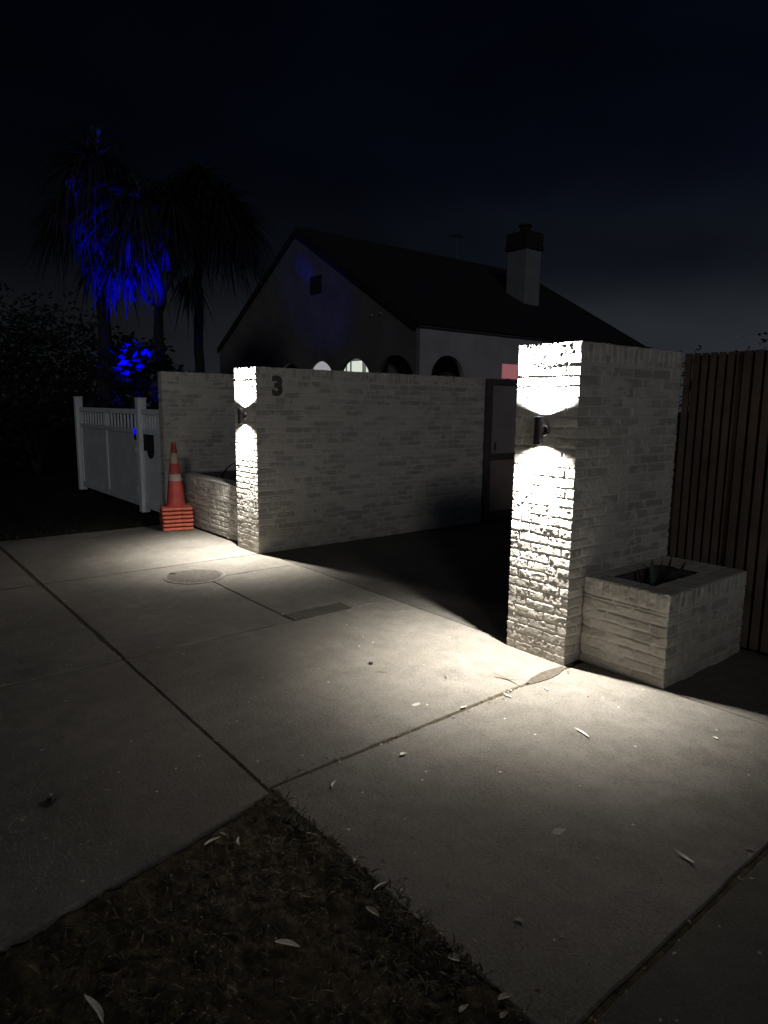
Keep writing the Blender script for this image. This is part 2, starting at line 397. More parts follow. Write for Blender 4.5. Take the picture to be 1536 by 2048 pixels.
def slab(mb, poly, gaps=.010, step=.06, depth=.10, amp=.0050, mi=0):
    """a cast concrete slab with worn, slightly wandering arrises"""
    pts = []
    n = len(poly); cx_ = sum(p[0] for p in poly)/n; cy_ = sum(p[1] for p in poly)/n
    for i in range(n):
        a = Vector(poly[i]); b = Vector(poly[(i+1) % n]); g = gaps[i] if isinstance(gaps, (list, tuple)) else gaps
        ga = gaps[i-1] if isinstance(gaps, (list, tuple)) else gaps
        d = (b-a).normalized(); nin = Vector((-d.y, d.x)); pd = (Vector(poly[i])-Vector(poly[i-1])).normalized(); pn = Vector((-pd.y, pd.x))
        L = (b-a).length; k = max(1, int(L/step))
        gb = gaps[(i+1) % n] if isinstance(gaps, (list, tuple)) else gaps
        nd = (Vector(poly[(i+2) % n])-b).normalized(); nn = Vector((-nd.y, nd.x))
        a2 = a+nin*g+pn*ga; b2 = b+nin*g+nn*gb
        for j in range(k):
            t = j/k; p = a2.lerp(b2, t)
            wob = 0 if j == 0 else (fbm(np.array([p.x*7+i*31.7]), np.array([p.y*7+i*13.3]), 3)[0]-.5)*2*amp+random.uniform(-1, 1)*amp*.35
            pts.append(p+nin*wob)
    m_ = len(pts); vs = []
    c = Vector((cx_, cy_))
    for lvl, z in ((0, 0.0), (1, -.003), (2, -.010), (3, -depth)):
        for i, p in enumerate(pts):
            q = pts[(i+1) % m_]; o = pts[i-1]; d = (q-o).normalized(); nin = Vector((-d.y, d.x))
            vs.append((*(p+nin*(.007, .003, 0, 0)[lvl]), z))
    fs = [tuple(range(m_))]+[(l*m_+(i+1) % m_, l*m_+i, (l+1)*m_+i, (l+1)*m_+(i+1) % m_) for l in range(3) for i in range(m_)]
    mb.add(vs, fs, mi)

fp = MB()
XL = -8.15; YB = 3.27; YM = 1.185
VE = (-2.125, 1.185); VE2 = (-1.55, -1.60)      # edge of the crossing beside the verge
slab(fp, [(XL, YM), (-5.985, YM), (-5.96, YB), (XL, YB)], [.013, .008, .004, .01])
slab(fp, [(-5.985, YM), (-3.90, YM), (-3.92, 2.365), (-5.35, 2.365), (-5.35, YB), (-5.96, YB)], [.012, .006, .003, .001, .001, .006])
slab(fp, [(-5.35, 2.365), (-4.095, 2.365), (-4.095, 2.87), (-3.915, 2.87), (-3.915, YB), (-5.35, YB)], [.003, .003, .003, .001, .005, .001])
slab(fp, [(-3.90, YM), (-2.175, YM), (-2.215, YB), (-3.915, YB), (-3.915, 2.365)], [.004, .006, .004, .001, .008])
slab(fp, [(-2.175, YM), (-.79, YM), (-.79, YB+.10), (-2.21, YB+.06)], [.012, .008, .004, .005])
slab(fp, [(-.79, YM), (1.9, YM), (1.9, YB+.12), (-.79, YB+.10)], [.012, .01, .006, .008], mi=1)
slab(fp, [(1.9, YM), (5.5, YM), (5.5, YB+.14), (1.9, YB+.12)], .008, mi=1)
# crossing towards the road
slab(fp, [(XL, -2.2), (-6.0, -2.2), (-5.985, YM), (XL, YM)], [.01, .009, .013, .01])
slab(fp, [(-6.0, -2.2), (-3.85, -2.2), (-3.895, YM), (-5.985, YM)], [.01, .009, .007, .009])
slab(fp, [(-3.85, -2.2), (-1.44, -2.2), (-2.14, YM), (-3.895, YM)], [.01, .004, .003, .009])
slab(fp, [(-5.93, YB), (-2.68, YB), (-2.68, 5.53), (-5.93, 5.53)], [.003, .003, .004, .003], mi=2)
slab(fp, [(-2.21, YB+.06), (-.79, YB+.10), (5.5, YB+.14), (5.5, 4.42), (-2.21, 4.42)], [.004, .004, .004, .004, .004], mi=0)
tag(fp.build('footpath', [M_conc, M_conc2, M_conc3]), kind='structure')
# soft fill in the joints
jf = MB().box(XL, 5.4, 1.15, 1.22, -.05, -.006).box(-6.02, -5.93, -2.1, 3.25, -.05, -.0055).box(-3.94, -3.84, -2.1, 3.26, -.05, -.0065).box(-2.24, -2.13, 1.25, 3.3, -.05, -.0050).box(-.82, -.76, 1.25, 3.3, -.05, -.0070)
tag(jf.build('joint_dirt', M_soil), kind='structure')
# mortar smeared over the joint at the foot of the right pier
sm = MB(); pts = [(1052, 1367), (1062, 1357), (1080, 1347), (1100, 1340), (1126, 1333), (1127, 1339), (1118, 1349), (1100, 1358), (1080, 1364), (1062, 1369)]
sm.prism([tuple(G(*p)[:2]) for p in pts], .0004, .0045)
tag(sm.build('patch_of_dirt', mat('dirt_patch', (.060, .050, .038), .95, .35, 40, .003, 120)), kind='structure')
# pale stains on the slabs
def stain(x, y, rx, ry, k, col=(.40, .38, .33)):
    s_ = MB(); g = G(x, y); pl = []
    for i in range(14):
        a = 2*PI*i/14; r = random.uniform(.7, 1.15); pl.append((g.x+rx*r*math.cos(a), g.y+ry*r*math.sin(a)))
    s_.prism(pl, .0003, .0012); tag(s_.build('paint_stain', mat('stain', col, .9, .3, 80)), kind='structure')
stain(833, 1409, .016, .028, 0); stain(1116, 1664, .020, .032, 1, (.26, .26, .24))

# verge: earth with litter
def verge():
    x0, x1, y0, y1 = -2.35, 3.2, -1.6, 1.30; nx, ny = 470, 250
    X, Y = np.meshgrid(np.linspace(x0, x1, nx), np.linspace(y0, y1, ny))
    Z = -.010+.026*(fbm(X*3, Y*3, 3)-.5)+.028*(fbm(X*16, Y*16, 4, .6)-.5)+.014*(fbm(X*60, Y*60, 2)-.5)
    # soil banked up at the ragged right-hand edge, sunk along the crossing
    left = (X-(-2.125-(Y-1.185)*.206)); Z = Z-.002*(1-sst(0, .06, left))
    Z = Z+.022*(1-sst(.02, .16, np.abs(1.17-Y)))*sst(.44, .6, fbm(X*9+4, Y*2, 3))
    inside = (left > -.01) & (Y < YM+.02+.03*(fbm(X*11, Y*0+3, 3)-.42))
    Z = np.where(inside, Z, -.2)
    P = np.stack([X, Y, Z], -1)
    kp = inside[:-1, :-1] & inside[1:, 1:] & inside[1:, :-1] & inside[:-1, 1:]
    return grid_mesh('verge', P, np.zeros_like(Z), np.zeros_like(Z), False, M_soil, None, keep=kp)
tag(verge(), kind='structure')

def litter():
    rs = np.random.RandomState(5); V_ = []; F_ = []; Mi = []
    def zt(x, y): return -.010+.026*(float(fbm(np.array(x*3), np.array(y*3), 3))-.5)+.028*(float(fbm(np.array(x*16), np.array(y*16), 4, .6))-.5)
    n = 0
    while n < 6000:
        y = 1.19-abs(rs.normal(0, 1))*1.0 if rs.rand() < .8 else 1.22-rs.rand()*.12
        x = rs.uniform(-2.1, 1.4)
        if rs.rand() < .35: x = rs.uniform(-2.1, -1.0)
        if x < -2.125-(y-1.185)*.206+.03 or y > 1.215: continue
        n += 1
        z = zt(x, y)+.004+(.012 if y > 1.13 else 0); L = rs.uniform(.012, .055); wd = rs.uniform(.0012, .0030); a = rs.uniform(0, 2*PI); up = rs.uniform(-.1, .22 if y < 1.08 else .6)
        d = Vector((math.cos(a), math.sin(a), up)).normalized(); s_ = Vector((-math.sin(a), math.cos(a), rs.uniform(-.4, .4)))*wd
        p = Vector((x, y, z)); b = len(V_); mid = p+d*L*.55+Vector((0, 0, L*.12)); e_ = p+d*L+Vector((0, 0, -L*.12))
        V_ += [p-s_, p+s_, mid+s_*.8, mid-s_*.8, e_]; F_ += [(b, b+1, b+2, b+3), (b+3, b+2, b+4)]; k_ = int(rs.rand() < .30); Mi += [k_, k_]
    me = bpy.data.meshes.new('grass_litter'); me.from_pydata([tuple(v) for v in V_], [], F_)
    me.materials.append(mat('dry_grass', (.040, .034, .020), .9, .5, 30)); me.materials.append(mat('straw', (.10, .082, .05), .9, .4, 30))
    me.polygons.foreach_set('material_index', Mi); return link('grass_litter', me, None)
tag(litter(), 'sparse dry grass and leaf litter on the dark verge', 'grass', kind='stuff')

def crumbs():
    rs = np.random.RandomState(17); mb = MB()
    for i in range(420):
        t = rs.rand()
        if t < .30: x, y = rs.uniform(-2.30, -2.08), rs.uniform(1.25, 3.15); x = -2.19+(x+2.19)*.35
        elif t < .5: x, y = rs.uniform(-6, -.8), 1.185+rs.normal(0, .02)
        elif t < .62: x, y = -.79+rs.normal(0, .02), rs.uniform(1.25, 3.1)
        elif t < .74: x, y = rs.uniform(-2.2, -.6), 1.24+abs(rs.normal(0, .10))
        else: x, y = rs.uniform(-7.5, .3), rs.uniform(-.8, 3.1)
        if x > -2.15 and y < 1.2: continue
        L = rs.uniform(.003, .011); a = rs.uniform(0, 6.28); d = Vector((math.cos(a), math.sin(a), 0))*L; s_ = Vector((-math.sin(a), math.cos(a), 0))*L*rs.uniform(.2, .6); p = Vector((x, y, .0015)); u = Vector((0, 0, rs.uniform(.001, .004)))
        mb.add([p-d, p+s_+u, p+d, p-s_+u*.3], [(0, 1, 2), (0, 2, 3)], int(rs.rand() < .35))
    me = bpy.data.meshes.new('leaf_crumbs'); me.from_pydata(mb.v, [], mb.f); me.materials.append(M_leafb); me.materials.append(M_leafm); me.polygons.foreach_set('material_index', mb.m)
    return link('leaf_crumbs', me, None)
tag(crumbs(), 'tiny scattered crumbs of leaf and bark on the concrete slabs', 'debris', kind='stuff')

# rough grass edge left of the concrete
def rough():
    rs = np.random.RandomState(9); mb = MB()
    for i in range(3500):
        x = XL-.02-abs(rs.normal(0, .9)); y = rs.uniform(-1.8, 3.3)
        L = rs.uniform(.03, .08); a = rs.uniform(0, 6.28); d = Vector((math.cos(a)*.6, math.sin(a)*.6, .8))*L; s_ = Vector((-math.sin(a), math.cos(a), 0))*.004
        p = Vector((x, y, -.03)); mb.add([p-s_, p+s_, p+d], [(0, 1, 2)])
    me = bpy.data.meshes.new('rough_grass'); me.from_pydata(mb.v, [], mb.f); me.materials.append(M_hedge); return link('rough_grass', me, None)
tag(rough(), 'dark rough grass left of the concrete slabs', 'grass', kind='stuff')

# ------------------------------------------------------------------ brick walls
Hw = 1.867
wl = empty('brick_wall', (-5.94, 3.19, 0), label='long whitewashed brick wall bearing a dark number 3, its end lit by a wall lamp', cat='wall')
XW = -6.40
o = brick_ring('masonry', [(XW, 3.19), (-5.94, 3.19), (-5.94, 6.46), (-6.17, 6.46), (-6.17, 3.64), (XW, 3.64)], Hw,
               [.004, .009, .03, .05, .03, .03], .0045, seed=2, relief=[.52, .6, .5, .5, .5, .5])
o.parent = wl; o.location = (5.94, -3.19, 0)
# house number
fc = bpy.data.curves.new('n3', 'FONT'); fc.body = '3'; fc.size = .255; fc.extrude = .007; fc.offset = .010; fc.bevel_depth = .0012; fc.align_x = 'CENTER'
tmp = bpy.data.objects.new('tmp', fc); C.objects.link(tmp); bpy.context.view_layer.update()
dg = bpy.context.evaluated_depsgraph_get(); me3 = bpy.data.meshes.new_from_object(tmp.evaluated_get(dg)); bpy.data.objects.remove(tmp)
me3.name = 'house_number'; me3.materials.clear()
n3 = link('house_number', me3, M_num)
n3.rotation_euler = (PI/2, 0, PI/2); n3.location = (-5.932, 3.424, 1.600)
tag(n3, 'dark metal number 3 fixed near the top of the long brick wall', 'house number')

pr = empty('brick_pier', (-2.235, 3.19, 0), label='tall whitewashed brick pier beside the low planter, brightly lit by the nearer lamp', cat='pillar')
o = brick_ring('masonry', [(-2.6765, 3.19), (-2.235, 3.19), (-2.235, 4.29), (-2.6765, 4.29)], Hw, [.0034, .006, .05, .05], .004, seed=4, relief=[.50, .7, .6, .6])
o.parent = pr; o.location = (2.235, -3.19, 0)

wf = empty('side_wall', (-8.4, 3.19, 0), label='thin brick side wall behind the stack of traffic cones', cat='wall')
o = brick_ring('masonry', [(-8.53, 3.19), (-8.4, 3.19), (-8.4, 4.75), (-8.53, 4.75)], 1.90, [.01, .008, .05, .05], .007, seed=6, relief=[.7, .7, .5, .5])
o.parent = wf; o.location = (8.4, -3.19, 0)

def planter(label, x0, x1, y0, y1, H, hole, seed, resx, resy, resz):
    p = empty('brick_planter', (x0, y0, 0), label=label, cat='planter')
    a = brick_ring('masonry', [(x0, y0), (x1, y0), (x1, y1), (x0, y1)], H, [resx, resy, .05, .05], resz, cap=.10, seed=seed, top=False, relief=[.85, .8, .5, .5])
    hx0, hx1, hy0, hy1 = hole
    b = brick_top('coping', x0-.003, x1+.003, y0-.003, y1+.003, hx0, hx1, hy0, hy1, H, None, seed)
    inn = MB().box(hx0-.006, hx0+.001, hy0, hy1, .1, H-.008).box(hx1-.001, hx1+.006, hy0, hy1, .1, H-.008).box(hx0, hx1, hy0-.006, hy0+.001, .1, H-.008).box(hx0, hx1, hy1-.001, hy1+.006, .1, H-.008)
    c = inn.build('inner_lining', M_doorf)
    so_ = MB(); n = 14
    vs = [(hx0+(hx1-hx0)*i/n, hy0+(hy1-hy0)*j/n, H-.16+.03*float(fbm(np.array(i*.9), np.array(j*.9+seed), 3))) for j in range(n+1) for i in range(n+1)]
    so_.add(vs, [(j*(n+1)+i, j*(n+1)+i+1, (j+1)*(n+1)+i+1, (j+1)*(n+1)+i) for j in range(n) for i in range(n)])
    d = so_.build('earth_fill', M_soil)
    for q in (a, b, c, d): q.parent = p; q.location = (-x0, -y0, 0)
    return p
planter('low square brick planter with a spiky plant beside the nearer pier', -2.228, -1.70, 3.335, 4.255, .525, (-2.12, -1.86, 3.46, 3.97), 8, .005, .006, .005)
planter('low brick planter between the cones and the lamp-lit end of the long wall', -8.395, -6.405, 3.30, 4.35, .62, (-8.2, -6.55, 3.52, 4.15), 9, .009, .03, .006)

# ------------------------------------------------------------------ wall lamps
def wall_lamp(x, z0, z1, label):
    L = empty('wall_lamp', (x, 3.19, (z0+z1)/2), label=label, cat='lamp', group='up and down wall lamps on the brick piers')
    h = (z1-z0)/2; r = .0275; cy = -.054
    b = MB()
    prof = [(r, -h), (r, h), (r-.003, h+.0005), (r-.003, h-.014), (r-.004, h-.014), (r-.004, -h+.014), (r-.003, -h+.014), (r-.003, -h-.0005), (r, -h)]
    b.lathe(prof, 32, (0, cy, 0), cap=False); b.box(-.013, .013, cy+.022, -.014, -.022, .022, .002)
    b.build('lamp_body', M_lampbody, L, True)
    k = MB().lathe([(.036, .010), (.036, -.010), (.031, -.016)], 32, (0, 0, 0), axis='y').build('wall_plate', M_lampbody, L, True)
    for dz in (.024, -.024):
        MB().lathe([(.0045, -.015), (.0045, -.0215), (.003, -.0230)], 12, (.0185, 0, dz), axis='y').build('screw', M_steel, k, True)
    for sg, mt in ((1, M_lens_up), (-1, M_lens_dn)):
        MB().lathe([(r-.0045, sg*(h-.012)), (r-.0045, sg*(h-.010))], 24, (0, cy, 0)).build('lens', mt, L)
        ld = bpy.data.lights.new('lamp_beam', 'SPOT'); ld.energy = 465 if sg < 0 else 560
        ld.color = (1, .945, .865) if sg < 0 else (.99, .98, 1)
        ld.spot_size = math.radians(110 if sg < 0 else 150); ld.spot_blend = 1.0; ld.shadow_soft_size = .012
        lo = bpy.data.objects.new('lamp_beam', ld); C.objects.link(lo); lo.parent = L
        lo.location = (0, cy, sg*(h+.002)); lo.rotation_euler = (0, 0, 0) if sg < 0 else (PI, 0, 0)
        if sg < 0:                                   # weak spill outside the main cone
            l2 = bpy.data.lights.new('lamp_spill', 'SPOT'); l2.energy = 34; l2.color = ld.color
            l2.spot_size = math.radians(151); l2.spot_blend = .40; l2.shadow_soft_size = .015
            o2 = bpy.data.objects.new('lamp_spill', l2); C.objects.link(o2); o2.parent = L; o2.location = (0, cy, -h-.003)
    return L
wall_lamp(-2.459, 1.290, 1.450, 'black cylindrical up and down lamp glowing on the nearer brick pier by the planter')
wall_lamp(-6.172, 1.310, 1.462, 'black cylindrical up and down lamp glowing on the far wall end beside the number 3')

# ------------------------------------------------------------------ door panel and red panel in the long wall
d = empty('garden_door', (-5.95, 6.46, 0), label='two-panel dark framed door at the far end of the long wall', cat='door')
f = MB().box(-.03, .05, .015, .11, .0, 1.86, .004).box(-.03, .05, 1.35, 1.44, .0, 1.86, .004).box(-.028, .047, .11, 1.35, 1.79, 1.858, .004).box(-.028, .047, .11, 1.35, .82, .90, .004).box(-.028, .047, .11, 1.35, .03, .13, .004)
f.build('door_frame', M_doorf, d); p_ = MB()
MB().box(-.012, .018, .11, 1.35, .90, 1.79).build('upper_panel', M_door, d); MB().box(-.012, .018, .11, 1.35, .13, .82).build('lower_panel', mat('door_lower', (.29, .22, .20), .6, .12, 3), d)
MB().lathe([(.008, -.05), (.008, .05)], 10, (.075, .16, 1.0)).build('handle', M_black, d, True)
r_ = MB()
for i in range(9): r_.box(-.01, .012+(i % 2)*.008, i*.045, i*.045+.043, 0, .19)
r_ = r_.build('red_ribbed_panel', M_redl); r_.location = (-6.12, 6.98, 1.885)
tag(r_, 'small red ribbed panel with an added glow above the garden door', 'light panel')
r2 = MB().box(-.02, .02, .1, .14, -1.90, .0).build('mounting_post', M_doorf, r_)

# ------------------------------------------------------------------ timber fence behind the planter
fn = empty('timber_fence', (-2.23, 4.30, 0), label='tall dark fence of narrow vertical timber battens behind the planter', cat='fence')
x = 0.008; i = 0
while x < 3.2:
    if not (.335 < x < .372):
        z1 = 1.855+random.uniform(-.002, .002)
        pr_ = -.032 if x > .372 else 0; wd_ = .044 if x > .372 else .036
        MB().box(x, x+wd_, pr_+random.uniform(-.004, .004), .024, .03+random.uniform(0, .012), z1, .0015).build('batten', M_wood, fn)
    x += .064 if x > .372 else .054; i += 1
MB().box(0, 3.2, .026, .060, .25, .32).box(0, 3.2, .026, .060, .95, 1.02).box(0, 3.2, .026, .060, 1.62, 1.69).build('rail', M_wood, fn)
for px in (.33, 1.75, 3.1): MB().box(px, px+.07, .062, .13, 0, 1.80).build('post', M_wood, fn)
MB().box(-.01, 3.2, .135, .14, .0, 1.852).build('backing_board', M_dark, fn)

# ------------------------------------------------------------------ white gate
def ornate(parent, x0, x1, mids, nb, hatch=False):
    """rails, balusters and board infill of a gate leaf or fixed panel between x0 and x1"""
    MB().box(x0, x1, -.025, .025, 1.350, 1.420, .004).build('top_rail', M_white, parent)
    MB().box(x0, x1, -.022, .022, 1.085, 1.150, .004).build('middle_rail', M_whitepanel if not hatch else M_white, parent)
    MB().box(x0, x1, -.022, .022, .07, .16, .004).build('bottom_rail', M_white if hatch else M_whitepanel, parent)
    ed = [x0]+mids+[x1]
    sw = .07
    for k, a in enumerate(ed):
        c = a+sw/2 if k == 0 else (a-sw/2 if k == len(ed)-1 else a)
        if hatch and k == 0: continue
        MB().box(c-sw/2, c+sw/2, -.020, .020, 1.151, 1.349, .003).box(c-sw/2, c+sw/2, -.020, .020, .161, 1.084, .003).build('stile', M_white, parent)
    for k in range(len(ed)-1):
        a = ed[k]+sw; b = ed[k+1]-(sw if k == len(ed)-2 else sw/2)
        if k > 0: a = ed[k]+sw/2
        if hatch: a = ed[k]
        n = nb[k]
        for j in range(n):
            c = a+(b-a)*(j+.5)/n; MB().box(c-.016, c+.016, -.012, .012, 1.151, 1.349, .002).build('baluster', M_white, parent)
        pb = MB(); nn = max(1, int((b-a)/.15))
        for j in range(nn): pb.box(a+(b-a)*j/nn+.001, a+(b-a)*(j+1)/nn-.001, -.006, .008, .161, 1.084)
        pb.build('board_panel', M_white if hatch else M_whitepanel, parent)
g = empty('white_gate', (-12.24, 3.22, 0), label='white gate leaf with a row of short balusters above solid boards', cat='gate')
ornate(g, 0.0, 2.87, [1.42], [9, 9])
for z in (.30, .86): MB().box(2.81, 2.94, -.055, -.026, z-.035, z+.035, .006).lathe([(.016, -.05), (.016, .05)], 10, (2.93, -.045, z)).build('hinge', M_white, g)
MB().box(2.77, 2.86, -.045, -.023, 1.00, 1.10, .004).build('latch_box', M_black, g)
tag(MB().box(-9.428, -9.385, 3.158, 3.176, 1.075, 1.150, .004).build('gate_indicator', M_led), 'tiny glowing blue indicator light on the white gate by its post', 'indicator light')
MB().box(2.795, 2.855, -.030, -.0225, 1.102, 1.14, .001).build('indicator_bracket', M_black, g)
def gpost(x, h, label):
    p = empty('gate_post', (x, 3.22, 0), label=label, cat='post', group='posts of the white gate')
    MB().box(-.058, .058, -.058, .058, 0, h-.03, .006).build('shaft', M_white, p)
    MB().box(-.066, .066, -.066, .066, h-.03, h, .01).build('post_cap', M_white, p)
gpost(-12.34, 1.60, 'far white gate post at the left end of the gate')
gpost(-9.275, 1.575, 'near white gate post between the gate leaf and the panel with the dark hatch')
fx = empty('fence_panel', (-9.21, 3.22, 0), label='short white fixed panel with a dark rounded hatch next to the side wall', cat='fence')
ornate(fx, 0, .675, [], [6], True)
hp = [(0.01, 1.084), (.40, 1.084), (.40, .86), (.37, .80), (.31, .765), (.22, .765), (.16, .80), (.135, .86), (.01, .86)]
MB().prism(hp, -.010, -.0065, 'xz').build('hatch', M_dark, fx)
hf = MB().box(.0, .03, -.02, -.0105, .16, .855, .002).build('trim_strip', M_white, fx)

# ------------------------------------------------------------------ traffic cones, nested
def cone_mesh_parts():
    e_ = empty('traffic_cone'); c = .175
    b = MB().box(-c, c, -c, c, .008, .036, .006)
    for sx in (-1, 1):
        for sy in (-1, 1): b.box(sx*c*.62-.045, sx*c*.62+.045, sy*c*.62-.045, sy*c*.62+.045, 0, .008)
    b.build('base', M_cone2, e_)
    def R_(z): return .112-(z-.036)*(.112-.026)/(.80-.036)
    b = MB().lathe([(.132, .030), (R_(.05), .050), (R_(.40), .40), (R_(.795), .795), (.020, .80), (.018, .79), (R_(.4)-.004, .40), (R_(.05)-.004, .05), (.10, .03)], 36, cap=False).build('body', M_cone, e_, True)
    for z0, z1 in ((.345, .425), (.555, .675)):
        MB().lathe([(R_(z0)+.0012, z0), (R_(z0)+.002, z0+.002), (R_(z1)+.002, z1-.002), (R_(z1)+.0012, z1)], 36, cap=False).build('reflective_collar', M_refl, e_, True)
    return e_
c0 = cone_mesh_parts()
def copy_tree(o, parent=None):
    c = o.copy(); C.objects.link(c); c.parent = parent
    for ch in o.children: copy_tree(ch, c)
    return c
clab = ['bottom orange traffic cone of the stack, its base flat on the concrete', 'second orange traffic cone from the bottom of the stack',
        'third orange traffic cone from the bottom of the stack', 'fourth orange traffic cone from the bottom, two below the top one',
        'orange traffic cone directly beneath the topmost one', 'topmost orange traffic cone with two white bands on the stack']
for k in range(6):
    o = c0 if k == 0 else copy_tree(c0)
    tag(o, clab[k], 'traffic cone', 'stacked orange traffic cones')
    o.location = (-7.79+random.uniform(-.0007, .0007), 3.075+random.uniform(-.0007, .0007), .0482*k)
    o.rotation_euler = (0, 0, math.radians(-14)+random.uniform(-.09, .09))

# ------------------------------------------------------------------ manhole cover, drain grate
mh = empty('manhole_cover', (-5.48, 2.31, 0), label='round ribbed access cover set in the slab in front of the far lamp', cat='manhole cover')
ri = MB().lathe([(.262, .0005), (.262, .006), (.244, .006), (.244, .0005)], 64, cap=False).build('rim', M_iron, mh)
cv = MB().lathe([(.238, .0005), (.238, .0045)], 64)
for k in range(-9, 10):
    y = k*.024; xx = math.sqrt(max(0, .225**2-y*y))
    if xx > .03: cv.box(-xx, xx, y-.006, y+.006, .0045, .0085)
cv.build('ribbed_plate', M_iron, mh); MB().box(-.236, -.19, -.07, -.03, .0046, .0125).build('lifting_slot', M_dark, mh)
mh.rotation_euler[2] = .4
gr = empty('drain_grate', (-4.005, 2.62, 0), label='small dark rectangular drain cover between slab joints', cat='drain cover')
MB().box(-.082, .082, -.242, .242, -.014, -.004).build('plate', mat('grate_plate', (.085, .074, .060), .85, .3, 60, .003, 160), gr)
fb = MB()
for k in range(11): fb.box(-.07, .07, -.235+k*.043, -.217+k*.043, -.004, -.001)
fb.build('rib', mat('grate_rib', (.09, .08, .065), .85), gr)

# ------------------------------------------------------------------ plants in the planters
ag = empty('agave_plant', (-1.99, 3.70, .37), label='dark spiky plant with broad blades in the near planter', cat='plant')
def blade(mb, base, tip, wd, droop=0, n=7, fold=.3):
    base = Vector(base); tip = Vector(tip); ax = tip-base; side = ax.cross(Vector((0, 0, 1)))
    if side.length < 1e-4: side = Vector((1, 0, 0))
    side.normalize(); up = side.cross(ax).normalized(); vs = []
    for i in range(n+1):
        t = i/n; p = base+ax*t+Vector((0, 0, -droop*t*t)); ww = wd*(.55+.9*t-1.45*t*t*t)*(1 if t < 1 else 0)
        ww = max(ww, .0006)
        vs += [p-side*ww, p-up*fold*ww, p+side*ww]
    fs = []
    for i in range(n): a = i*3; fs += [(a, a+1, a+4, a+3), (a+1, a+2, a+5, a+4)]
    mb.add(vs, fs)
for k, (bx, by, tx, ty, tz, wd, mt) in enumerate([(.0, .0, .03, .02, .28, .030, M_agave), (.02, .05, .02, .14, .26, .014, M_stem), (.03, .07, .09, .19, .24, .026, M_agave),
        (.02, .08, .06, .24, .22, .012, M_stem), (-.04, .0, -.10, -.04, .20, .028, M_agave), (-.03, .04, -.10, .13, .22, .026, M_agave), (.03, -.02, .07, -.10, .13, .022, M_agave), (0, -.03, -.03, -.13, .12, .02, M_agave)]):
    mb = MB(); blade(mb, (bx, by, 0), (tx, ty, tz), wd); o = mb.build('leaf', mt, ag, True)
st = empty('bare_plant', (-7.66, 3.60, .47), label='bare dark arching stems leaning out of the far planter', cat='plant')
def arc(p0, p1, p2, n=12): return [Vector(p0)*(1-t)**2+Vector(p1)*2*t*(1-t)+Vector(p2)*t*t for t in [i/n for i in range(n+1)]]
MB().tube(arc((0, 0, 0), (.04, 0, .30), (.50, .02, .36)), [.014-.0008*i for i in range(13)]).build('stem', M_stem, st, True)
MB().tube(arc((.05, .03, 0), (.10, .1, .2), (.40, .16, .22)), [.010-.0006*i for i in range(13)]).build('stem', M_stem, st, True)
for k in range(7):
    mb = MB(); a = random.uniform(-.5, 1.2); blade(mb, (.02*k, .02, .0), (.02*k+.16*math.cos(a), .16*math.sin(a), random.uniform(.03, .12)), .014, .03); mb.build('leaf', M_stem, st, True)

# ------------------------------------------------------------------ fallen leaves
def leaf_obj(px, py, ang, L, wd, matl, label, curl=.25, name='fallen_leaf', z=0.0):
    """ang: direction on the ground in degrees"""
    g = G(px, py); mb = MB(); n = 9; vs = []
    for i in range(n+1):
        t = i/n; xx = (t-.5)*L; bend = math.sin(t*PI)*L*.10; ww = wd*(math.sin(PI*min(1, t**.85))**.8)+.0004
        zc = curl*L*((t-.5)**2)*1.2+.0035
        vs += [(xx, bend-ww, zc+ww*.45), (xx, bend, zc), (xx, bend+ww, zc+ww*.45)]
    fs = []
    for i in range(n): a = i*3; fs += [(a, a+3, a+4, a+1), (a+1, a+4, a+5, a+2)]
    b = len(vs); vs += [(v[0], v[1], v[2]-.0008) for v in vs]; fs += [tuple(q+b for q in reversed(f)) for f in fs]
    mb.add(vs, fs); o = mb.build(name, matl, None, True)
    o.location = (g.x, g.y, z); o.rotation_euler = (random.uniform(-.06, .06), random.uniform(-.05, .05), math.radians(ang))
    return tag(o, label, 'leaf', 'fallen leaves scattered on the slabs and verge')
def gang(x0, y0, x1, y1):
    a = G(x0, y0); b = G(x1, y1); return math.degrees(math.atan2(b.y-a.y, b.x-a.x)), (b-a).length
def LF(x0, y0, x1, y1, wd, matl, label, curl=.25, z=0.0):
    a, L = gang(x0, y0, x1, y1); leaf_obj((x0+x1)/2, (y0+y1)/2, a, max(L, .018), wd, matl, label, curl, z=z)
LF(984, 1352, 1038, 1370, .006, M_leafb, 'long curled brown leaf lying by the joint below the near pier', .5)
LF(1006, 1390, 1023, 1397, .006, M_leafp, 'short pale curled leaf just below the long brown one', .6)
LF(1088, 1377, 1096, 1382, .006, M_leafp, 'tiny pale leaf closest to the foot of the near pier')
LF(1149, 1459, 1178, 1478, .006, M_leafp, 'slender pale leaf on the brightly lit slab in front of the planter')
LF(1425, 1475, 1436, 1480, .006, M_leafp, 'small pale leaf nearest the right edge of the lit slab')
LF(800, 1513, 814, 1508, .010, M_leafp, 'small rounded pale leaf left of the slanting slab joint')
LF(1347, 1705, 1388, 1733, .0065, M_leafp, 'large slender crescent leaf low on the right-hand slab', .5)
LF(1029, 1838, 1046, 1846, .008, M_leafm, 'dull oval leaf on the dark lower part of the right slab')
LF(1488, 1698, 1508, 1702, .004, M_leafm, 'small dull leaf beside the rightmost slab joint')
LF(664, 1578, 672, 1563, .005, M_leafp, 'small pale upright-pointing leaf on the slab above the verge corner')
LF(426, 1483, 440, 1484, .004, M_leafm, 'thin pale leaf at the joint left of the verge corner')
LF(86, 1681, 102, 1678, .005, M_leafm, 'small pale leaf on the dark slab at far left')
LF(921, 1418, 934, 1414, .004, M_leafp, 'tiny pale leaf lodged in the slanting joint')
